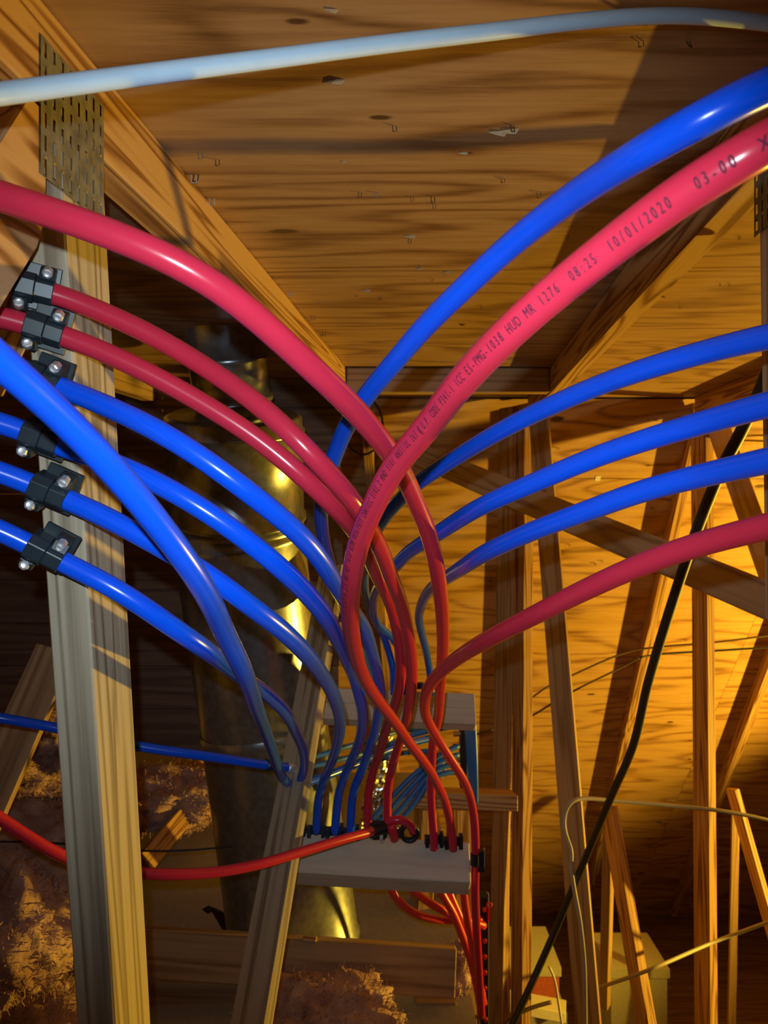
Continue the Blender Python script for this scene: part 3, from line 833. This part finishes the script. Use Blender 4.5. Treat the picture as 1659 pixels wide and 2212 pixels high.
bm = bmesh.new(); box_bm(bm, q.x-0.0035, q.x+0.0015, q.y-0.002, q.y+0.002, q.z-0.038, q.z-0.006)
bm_obj('valve_key_stem', bm, M['orange'], mf)

# cold manifold behind with its light blue branches
mc = empty('cold_manifold', P(1003, 1690, 2.15)); tag(mc, 'dark upright manifold with brass ports behind the far board', 'manifold')
bm = bmesh.new(); p0 = P(1003, 1570, 2.15); p1 = P(1003, 1700, 2.15)
box_bm(bm, p0.x-0.012, p0.x+0.006, 2.14, 2.18, p1.z, p0.z)
bm_obj('body', bm, M['black'], mc)
bm = bmesh.new(); box_bm(bm, p0.x+0.0062, p0.x+0.0085, 2.145, 2.16, p1.z, p0.z)
bm_obj('edge_strip', bm, M['wire_white'], mc)
for k in range(4):
    q = P(987 - 1*k, 1585 + 27*k, 2.14)
    bm = bmesh.new(); bmesh.ops.create_cone(bm, cap_ends=True, segments=10, radius1=0.0085, radius2=0.0065, depth=0.02)
    bm_obj('brass_port', bm, M['brass'], mc, Matrix.Translation(q) @ Matrix.Rotation(math.pi/2, 4, 'Y'))
G_S = 'light blue tubes of the cold manifold'
for k in range(4):
    tube('pex_tube', [(1008+5*k, 1560, 2.10-0.0142*k), (1011+4.6*k, 1600, 2.10-0.0142*k), (1015+4*k, 1660, 2.10-0.0142*k), (1019+3*k, 1735, 2.12-0.0142*k)], 0.0072, M['skyblue'], ['leftmost', 'second', 'third', 'rightmost'][k] + ' light blue tube hanging right of the cold manifold', 'tube', G_S, rel=4, sides=12)
for k, lab in enumerate(('uppermost', 'second', 'third', 'lowest')):
    j = k*12.5
    tube('pex_tube', [(790+j, 1788+j*0.6, 2.02), (835+j*0.8, 1735+j, 2.05), (885+j*0.6, 1682+j, 2.08), (930, 1645+j, 2.10), (965, 1622+j*1.25, 2.12), (990, 1612+j*1.5, 2.14)], 0.0076, M['skyblue'], lab + ' light blue tube slanting down left from the cold manifold', 'tube', G_S, rel=6, sides=12)
tube('pex_tube', [(790, 1640, 2.0), (850, 1605, 2.02), (890, 1588, 2.04), (935, 1577, 2.07), (975, 1570, 2.1)], 0.0072, M['skyblue'], 'thin light blue tube just below the far board', 'tube', G_S, rel=6, sides=12)
for k, (y0, y1) in enumerate(((1632, 1614), (1652, 1638), (1678, 1662))):
    tube('pex_tube', [(640, y0+8, 1.86), (690, y0, 1.90), (745, y1, 1.95), (800, y1-14, 2.02), (860, y1-34, 2.1), (930, y1-40, 2.16)], 0.0066, M['skyblue'], ['upper', 'middle', 'lower'][k] + ' of three dim tubes crossing the shiny flue', 'tube', 'dim tubes across the flue', rel=6, sides=12)

# ------------------------------------------------------------------ metal flue
flue = empty('metal_flue', P(650, 2010, 2.16)); tag(flue, 'large dark galvanised flue pipe rising behind the blue tubes', 'flue pipe')
def lathe_path(name, secs, mat, parent, sides=40):
    """secs: list of (point, radius)"""
    pts = [s[0] for s in secs]
    T = []
    for i in range(len(pts)):
        a = pts[max(i-1, 0)]; b = pts[min(i+1, len(pts)-1)]; T.append((b-a).normalized() if (b-a).length > 1e-7 else Vector((0, 0, -1)))
    verts = []; faces = []
    for i, (p, r) in enumerate(secs):
        x = Vector((1, 0, 0)); x = (x-T[i]*T[i].dot(x)).normalized(); y = T[i].cross(x)
        for k in range(sides):
            a = 2*math.pi*k/sides; verts.append(p + (x*math.cos(a)+y*math.sin(a))*r)
    for i in range(len(secs)-1):
        for k in range(sides):
            a = i*sides+k; b = i*sides+(k+1) % sides
            faces.append((a, b, b+sides, a+sides))
    return mesh_obj(name, verts, faces, mat, parent, smooth=True)
def axis(a, b, t): return a.lerp(b, t)
A0, A1, A2, A3, A4 = P(482, 690, 1.83), P(505, 893, 1.90), P(512, 1130, 1.98), P(570, 1560, 2.10), P(640, 2050, 2.13)
up = [(axis(A0, A1, t), r) for t, r in ((0, .094), (.36, .094), (.37, .099), (.40, .101), (.43, .099), (.44, .094), (.80, .094), (.81, .099), (.84, .101), (.87, .099), (.88, .094), (1.06, .094))]
lathe_path('upper_pipe', up, M['duct'], flue)
mid = [(axis(A1, A2, t), r) for t, r in ((-.02, .09), (0, .150), (.03, .168), (.12, .170), (.13, .175), (.15, .175), (.16, .170), (.90, .172), (.91, .178), (.94, .178), (.95, .172), (1.0, .172))]
lathe_path('middle_pipe', mid, M['duct'], flue)
lo = [(axis(A2, A3, t), r) for t, r in ((0, .165), (.05, .168), (.06, .172), (.08, .172), (.09, .168), (.5, .168), (1.0, .170))]
lathe_path('lower_pipe', lo, M['duct'], flue)
bt = [(axis(A3, A4, t), r) for t, r in ((0, .172), (.02, .176), (.04, .172), (.7, .176), (.93, .178), (.94, .182), (.96, .182), (1.0, .176))]
lathe_path('base_pipe', bt, M['duct'], flue)
# vertical lock seam with rivets on the middle pipe
sp0 = P(352, 860, 1.86); sp1 = P(352, 940, 1.88)
for k in range(4):
    q = sp0.lerp(sp1, k/3)
    bm = bmesh.new(); bmesh.ops.create_uvsphere(bm, u_segments=8, v_segments=6, radius=0.004)
    bm_obj('rivet', bm, M['screw'], flue, Matrix.Translation(q))
# small foil-wrapped duct and wire loops behind the tubes
verts = []
fo, fp = tube('foil_pipe', [(828, 1555, 2.32), (824, 1640, 2.30), (812, 1720, 2.28), (800, 1800, 2.26)], 0.035, M['foil'], 'crinkled foil-wrapped pipe behind the red tubes', 'pipe', rel=2, step=0.006, sides=28)
for v in fo.data.vertices:
    n = noise.noise(v.co*55.0)*0.006 + noise.noise(v.co*140.0)*0.003
    cc2 = min(fp, key=lambda q: (q-v.co).length_squared)
    v.co += (v.co-cc2).normalized()*n
for p in fo.data.polygons: p.use_smooth = False

# ------------------------------------------------------------------ cables
tube('black_cable', [(1700, 700, 1.0), (1640, 850, 1.10), (1600, 935, 1.17), (1560, 1010, 1.22), (1500, 1160, 1.35), (1440, 1340, 1.5), (1400, 1475, 1.65), (1368, 1610, 1.8), (1320, 1722, 1.95), (1262, 1860, 2.1), (1195, 2020, 2.15), (1130, 2165, 2.1), (1075, 2280, 2.05)], 0.0098, M['wire_black'], 'long black cable slanting down across the right side', 'cable', sides=12)
tube('grey_cable', [(1740, 1800, 2.35), (1659, 1772, 2.33), (1560, 1752, 2.3), (1450, 1740, 2.27), (1330, 1730, 2.22), (1262, 1725, 2.18), (1236, 1730, 2.16), (1222, 1750, 2.15), (1218, 1785, 2.14), (1226, 1815, 2.13), (1235, 1838, 2.12), (1233, 1865, 2.11), (1240, 1920, 2.1), (1252, 1985, 2.09), (1262, 2080, 2.08), (1264, 2180, 2.07), (1264, 2290, 2.06)], 0.0060, M['wire_grey'], 'pale grey cable arching over and down the dark post', 'cable', sides=12, rel=4)
tube('thin_cable', [(1720, 1970, 2.75), (1659, 1992, 2.78), (1550, 2032, 2.8), (1400, 2096, 2.6), (1290, 2135, 2.8)], 0.0065, M['wire_grey'], 'thin grey cable low at the right crossing the lit posts', 'cable', sides=10)
tube('thin_wire', [(1010, 1592, 2.9), (1060, 1577, 2.95), (1130, 1556, 3.0), (1225, 1500, 3.05), (1346, 1440, 3.1), (1383, 1420, 3.1)], 0.0042, M['wire_brown'], 'lower of two dark wires strung across the far slope', 'wire', sides=8)
tube('thin_wire', [(1070, 1562, 3.1), (1097, 1548, 3.1), (1177, 1487, 3.12), (1225, 1464, 3.15), (1354, 1409, 3.2), (1420, 1398, 3.2), (1540, 1388, 3.2), (1700, 1368, 3.2)], 0.0042, M['wire_brown'], 'upper of two dark wires strung across the far slope', 'wire', sides=8)
tube('thin_wire', [(1383, 1420, 3.05), (1427, 1413, 3.08), (1540, 1406, 3.1), (1700, 1396, 3.1)], 0.0045, M['wire_black'], 'black wire tied at the diagonal chord running right', 'wire', sides=8)
tube('bright_wire', [(1585, 950, 2.6), (1610, 942, 2.6), (1635, 940, 2.6), (1700, 941, 2.6)], 0.004, M['brass'], 'upper bright metal wire at the right edge', 'wire', sides=8, rel=2)
tube('bright_wire', [(1585, 953, 2.62), (1612, 951, 2.62), (1638, 952, 2.62), (1700, 953, 2.62)], 0.004, M['brass'], 'lower bright metal wire at the right edge', 'wire', sides=8, rel=2)
tube('white_cord', [(1186, 2088, 2.5), (1197, 2110, 2.5), (1204, 2150, 2.5), (1210, 2190, 2.5), (1222, 2260, 2.5)], 0.004, M['wire_white'], 'short white cord hanging in front of the red carton', 'cord', sides=8)
tube('brown_cord', [(1190, 2165, 2.4), (1150, 2176, 2.38), (1110, 2195, 2.36), (1070, 2230, 2.34)], 0.006, M['wire_brown'], 'brown cord curling below the black cable', 'cord', sides=8)
tube('black_wire', [(-60, 1818, 1.9), (0, 1818, 1.9), (100, 1820, 1.9), (310, 1838, 1.9), (420, 1836, 1.92), (500, 1828, 1.95)], 0.0026, M['wire_black'], 'thin black wire stretched level behind the left post', 'wire', sides=8)
# wire loop under the ridge
lp = [P(785 + 42*math.cos(a), 920 + 62*math.sin(a), 2.6) for a in [2*math.pi*k/24 for k in range(24)]]
lo_ = tube_mesh('wire_loop', lp + [lp[0], lp[1]], 0.004, M['wire_black'], None, 8); tag(lo_, 'dark wire coil hanging under the ridge behind the blue tube', 'wire')

# ------------------------------------------------------------------ attic floor on the left: drywall, joists, insulation
ZF = CZ - 1.22
afl = empty('floor', (-0.5, 2.5, ZF)); tag(afl, 'drywall attic floor between the joists', kind='structure')
for (x0, x1, y0, y1, rz) in ((-2.6, -0.80, 1.3, 3.4, 0), (-0.795, 0.22, 1.3, 2.62, 0), (-0.795, 0.22, 2.625, 3.6, 0), (-2.6, -0.80, 3.405, 4.2, 0)):
    quad_box('drywall_panel', x0, x1, y0, y1, ZF-0.013, ZF, M['drywall'], afl)
def joist(p0, p1, h, t, label, mat='lumber_brown', tilt=0.25, name='floor_joist'):
    o = beam(name, p0, p1, h, t, (0, -1, tilt), M[mat]); tag(o, label, 'joist', 'floor joists'); return o
joist(P(140, 2050, 1.87), P(985, 2104, 1.87), 0.108, 0.04, 'rough floor joist in front of the flue base')
joist(P(40, 2150, 1.9), P(620, 2168, 1.9), 0.075, 0.04, 'lower joist at the bottom left')
joist(P(860, 2215, 1.95), P(900, 2215, 1.95), 0.12, 0.04, 'short upright wood block at the bottom centre', name='wood_block')
bl = quad_box('wood_block', P(900, 2170, 1.9).x, P(984, 2170, 1.9).x, 1.9, 2.05, P(900, 2330, 1.9).z, P(900, 2166, 1.9).z, M['lumber_brown']); tag(bl, 'square wood block at the bottom right of the joist', 'block', 'wood blocks')
b2 = beam('loose_plank', P(318, 1862, 2.25), P(424, 1735, 2.7), 0.06, 0.03, (0.55, -0.7, 0.45), M['lumber']); tag(b2, 'short yellow-lit plank leaning on the drywall', 'plank')
b3 = beam('loose_plank', P(20, 2052, 1.9), P(155, 2058, 1.9), 0.06, 0.02, (0, -0.75, 0.66), M['board_white']); tag(b3, 'pale grey plank at the lower left behind the post', 'plank')
b4 = beam('loose_plank', P(10, 2098, 1.85), P(160, 2096, 1.85), 0.03, 0.03, (0, -0.8, 0.6), M['drywall']); tag(b4, 'narrow grey strip under the pale plank', 'plank')
b5 = beam('wood_block', P(654, 2028, 1.875), P(684, 2030, 1.875), 0.012, 0.02, (0, -0.9, 0.4), M['lumber']); tag(b5, 'tiny wood block on the joist by the flue', 'block', 'wood blocks')
# torn black scrap on the drywall
vs = [P(512, 2010, 2.1), P(545, 1985, 2.12), (P(540, 2015, 2.1)), P(470, 1968, 2.2), P(455, 1975, 2.2), P(448, 1962, 2.22), P(462, 1958, 2.22)]
bm = bmesh.new()
pl = [P(482, 2012, 2.14), P(522, 2012, 2.12), P(524, 1992, 2.16), P(505, 1992, 2.17), P(462, 1966, 2.22), P(448, 1974, 2.22), P(436, 1964, 2.24), P(450, 1956, 2.25), P(466, 1961, 2.24), P(512, 1984, 2.18), P(500, 1998, 2.15)]
f = bm.faces.new([bm.verts.new(v) for v in pl])
r_ = bmesh.ops.extrude_face_region(bm, geom=[f])
for g in r_['geom']:
    if isinstance(g, bmesh.types.BMVert): g.co += Vector((0, 0.004, -0.003))
tag(bm_obj('black_scrap', bm, M['black']), 'torn black scrap lying on the drywall beside the flue', 'scrap')

def wool(center, size, seed, label, sub=5, amp=0.55, name='insulation_batt', fibres=2600):
    bm = bmesh.new(); bmesh.ops.create_icosphere(bm, subdivisions=sub, radius=1.0)
    off = Vector((seed*7.3, seed*3.1, seed*1.7))
    R_ = random.Random(seed)
    for v in bm.verts:
        p = v.co.copy()
        n = noise.noise(p*1.4+off)*0.62 + noise.noise(p*2.9+off)*0.34 + noise.noise(p*6.5+off)*0.20 + noise.noise(p*14+off)*0.09 + noise.noise(p*30+off)*0.05
        k = 1 + amp*n
        v.co = Vector((p.x*size[0]*k, p.y*size[1]*k, p.z*size[2]*k))
    bm.normal_update()
    pts = [(v.co.copy(), v.normal.copy()) for v in bm.verts]
    t = empty(name, center); tag(t, label, 'insulation', 'pink insulation clumps')
    bm_obj('batt', bm, M['wool'], t, Matrix.Translation(center), smooth=True)
    verts = []; faces = []
    sc = sum(size)/3
    for _ in range(fibres):
        p, n = R_.choice(pts)
        d = (n*R_.uniform(0.15, 0.8) + Vector((R_.uniform(-1, 1), R_.uniform(-1, 1), R_.uniform(-1, 1)))).normalized()
        w = d.cross(Vector((R_.uniform(-1, 1), R_.uniform(-1, 1), R_.uniform(-1, 1)))).normalized()*R_.uniform(0.0006, 0.0018)*sc/0.1
        L_ = R_.uniform(0.004, 0.013)*sc/0.1
        q = p + d*L_*0.5 + n*R_.uniform(0.0, 0.01); e = q + (d + Vector((R_.uniform(-.8, .8), R_.uniform(-.8, .8), R_.uniform(-.8, .8)))).normalized()*L_*0.5
        b0 = len(verts)
        verts += [p - n*0.003 - w, p - n*0.003 + w, q + w*0.7, q - w*0.7, e]
        faces += [(b0, b0+1, b0+2, b0+3), (b0+3, b0+2, b0+4)]
    f = mesh_obj('loose_fibres', verts, faces, M['wool'], t, smooth=True, matrix=Matrix.Translation(center)); f['kind'] = 'stuff'
    return t
wool(P(30, 2020, 1.35), (0.095, 0.10, 0.10), 1, 'lit pink insulation clump at the lower left edge')
wool(P(60, 1850, 2.05), (0.22, 0.2, 0.14), 2, 'dark pink insulation heap behind the left post')
wool(P(10, 1665, 2.62), (0.26, 0.16, 0.13), 3, 'insulation piled against the leaning brace at left')
wool(P(118, 1590, 2.35), (0.085, 0.08, 0.10), 9, 'small orange-lit insulation tuft beside the leaning brace')
wool(P(390, 1720, 2.75), (0.20, 0.2, 0.10), 4, 'insulation ridge between the post and the flue')
wool(P(700, 2215, 1.75), (0.17, 0.12, 0.085), 5, 'fluffy lit insulation at the bottom centre')
wool(P(985, 2110, 1.98), (0.035, 0.05, 0.085), 6, 'insulation tuft squeezed out at the joist end')
wool(P(940, 1650, 2.45), (0.05, 0.05, 0.04), 7, 'small insulation tuft behind the crossing red tubes')
wool(P(90, 2210, 1.6), (0.10, 0.1, 0.05), 8, 'insulation scraps at the bottom left corner')

# studs, shelf and wood right of the boards
sh = beam('shelf_board', P(880, 1728, 2.28), P(1119, 1736, 2.28), 0.046, 0.12, (0, -0.98, 0.2), M['lumber']); tag(sh, 'short horizontal shelf board right of the red tubes', 'board')
s1 = beam('stud', P(928, 1750, 2.36), P(915, 2060, 2.36), 0.050, 0.08, (0.25, -0.95, 0), M['lumber']); tag(s1, 'lit stud left of the warm-lit red tubes', 'stud', 'studs')
s2 = beam('stud', P(1000, 1750, 2.42), P(1012, 2260, 2.36), 0.060, 0.08, (0.25, -0.95, 0), M['lumber']); tag(s2, 'lit stud behind the warm-lit red tubes', 'stud', 'studs')
s3 = beam('stud', P(1092, 880, 2.95), P(1068, 2280, 2.85), 0.070, 0.03, (-0.8, -0.6, 0), M['lumber_brown']); tag(s3, 'stud just right of the black manifold, run up in place of a shadow', 'stud', 'studs')  # upper length added to stand for the shadow beside the lit post

# things standing on the lower floor, far right
def carton(name, px0, px1, pyt, pyb, d, depth, mat, label, lid=None):
    a = P(px0, pyt, d); b = P(px1, pyb, d)
    t = empty(name, ((a.x+b.x)/2, d, max(b.z, 0.0))); tag(t, label, 'box', 'boxes on the lower floor')
    bm = bmesh.new(); box_bm(bm, a.x, b.x, d, d+depth, max(b.z, 0.0), a.z); bmesh.ops.bevel(bm, geom=bm.edges[:], offset=0.006, segments=1, affect='EDGES')
    bm_obj('body', bm, M[mat], t)
    bm = bmesh.new(); box_bm(bm, a.x-0.01, b.x+0.01, d-0.008, d+depth+0.008, a.z+0.0005, a.z+0.05)
    bm_obj('lid', bm, M[lid or mat], t)
    return t
carton('carton', 1318, 1442, 2112, 2400, 4.2, 0.35, 'pale_box', 'pale carton on the lower floor between the lit posts')
carton('carton', 1100, 1208, 2108, 2158, 4.2, 0.4, 'red_box', 'red carton with pale lid behind the lit posts', lid='pale_box')
st = beam('pale_shelf', P(1045, 2166, 3.9), P(1222, 2200, 3.8), 0.045, 0.20, (0, -0.97, 0.25), M['paper']); tag(st, 'pale shelf edge under the red carton', 'shelf')
stb = quad_box('crate', P(1045, 2200, 4.05).x, P(1230, 2200, 4.05).x, 4.1, 4.5, 0.0, P(1100, 2190, 4.1).z, M['drywall']); tag(stb, 'grey crate carrying the pale shelf', 'crate')
tg = beam('paper_tag', far_hit(1286, 1033)+FN*0.002, far_hit(1297, 1033)+FN*0.002, 0.026, 0.0015, FN, M['paper'], None, 0); tag(tg, 'small white paper tag stuck on the far plywood', 'tag')

# clamp lamp whose light comes from the right, just outside the picture
wlm = empty('work_lamp', LAMP); tag(wlm, 'clamp work lamp with round metal reflector off to the right', 'lamp')
ax = (LAMP_AIM - LAMP).normalized()
lathe_path('reflector', [(LAMP - ax*0.11, 0.02), (LAMP - ax*0.10, 0.035), (LAMP - ax*0.06, 0.075), (LAMP - ax*0.035, 0.10), (LAMP - ax*0.036, 0.103), (LAMP - ax*0.062, 0.078), (LAMP - ax*0.104, 0.037)], M['foil'], wlm)
lathe_path('socket', [(LAMP - ax*0.20, 0.001), (LAMP - ax*0.20, 0.018), (LAMP - ax*0.11, 0.020), (LAMP - ax*0.10, 0.001)], M['black'], wlm)
# ------------------------------------------------------------------ staples, nail points and splinters in the sheathing
sm = bpy.data.meshes.new('staple')
def wedge(pts):
    return pts
bm = bmesh.new()
for sx in (-0.0035, 0.0035):
    box_bm(bm, sx-0.0006, sx+0.0006, -0.0006, 0.0006, 0, 0.010)
box_bm(bm, -0.0041, 0.0005, -0.0006, 0.0006, 0.0094, 0.0104)
bm.to_mesh(sm); bm.free(); sm.materials.append(M['steel'])
pm = bpy.data.meshes.new('splinter')
pm.from_pydata([(-0.012, 0, 0), (0.012, 0.001, 0), (0.004, 0.004, 0.0), (0.008, 0.0015, 0.006), (-0.002, 0.003, 0.0045)], [], [(0, 1, 3), (1, 2, 3), (2, 4, 3), (0, 3, 4), (0, 4, 2), (0, 2, 1)])
pm.materials.append(M['splint'])
rz = Vector((0, RISE, -1)).normalized()
rng = random.Random(3)
def stick(me, name, loc, nrm, parent, rot, sc):
    o = bpy.data.objects.new(name, me); COL.objects.link(o)
    m = frame_matrix(loc, (1, 0, 0), nrm) @ Matrix.Rotation(rot, 4, 'Z') @ Matrix.Rotation(rng.uniform(-.5, .5), 4, 'X') @ Matrix.Scale(sc, 4)
    o.matrix_world = m; keep_parent(o, parent)
for (px, py) in ((852, 272), (1086, 386), (1106, 272), (935, 425), (938, 440), (778, 415), (813, 416), (885, 516), (905, 572), (432, 330), (470, 345), (890, 425), (935, 602), (820, 640), (770, 635), (690, 650), (1040, 660), (1150, 610), (1225, 510), (1164, 415), (960, 590), (668, 690), (695, 720), (1385, 90), (1270, 560), (1486, 90), (620, 650), (1470, 660), (1597, 510), (1555, 612), (1575, 612)):
    stick(sm, 'staple', roof_hit(px, py), rz, ceiling, rng.uniform(-0.6, 0.6), rng.uniform(0.45, 0.7))
for (px, py, s) in ((722, 176, 1.0), (1100, 280, 0.9), (885, 510, .8), (1075, 285, 0.9), (905, 580, .6), (1000, 700, .9), (790, 627, .8), (965, 587, .7), (715, 20, .5), (1000, 330, .5), (1430, 640, .8), (740, 350, .4)):
    stick(pm, 'splinter', roof_hit(px, py), rz, ceiling, rng.uniform(-0.3, 0.3), s)
for (px, py) in ((1430, 775), (1610, 770), (1630, 773), (1575, 795), (1190, 965), (1205, 968), (1408, 1095), (1300, 1210), (1285, 1215), (1230, 1175), (1090, 985), (1400, 905), (1415, 905), (1500, 1040), (1480, 1380), (1100, 1150)):
    stick(sm, 'nail_point', far_hit(px, py), FN, wall, rng.uniform(-0.6, 0.6), rng.uniform(1.0, 1.6))
# nail points along the left chord
for (px, py, dz) in ((413, 386, 0), (418, 386, 0), (452, 436, 0), (670, 690, 0), (694, 725, 0), (622, 636, 0)):
    stick(sm, 'staple', roof_hit(px+6, py-8), rz, ceiling, rng.uniform(-0.4, 0.4), 0.9)
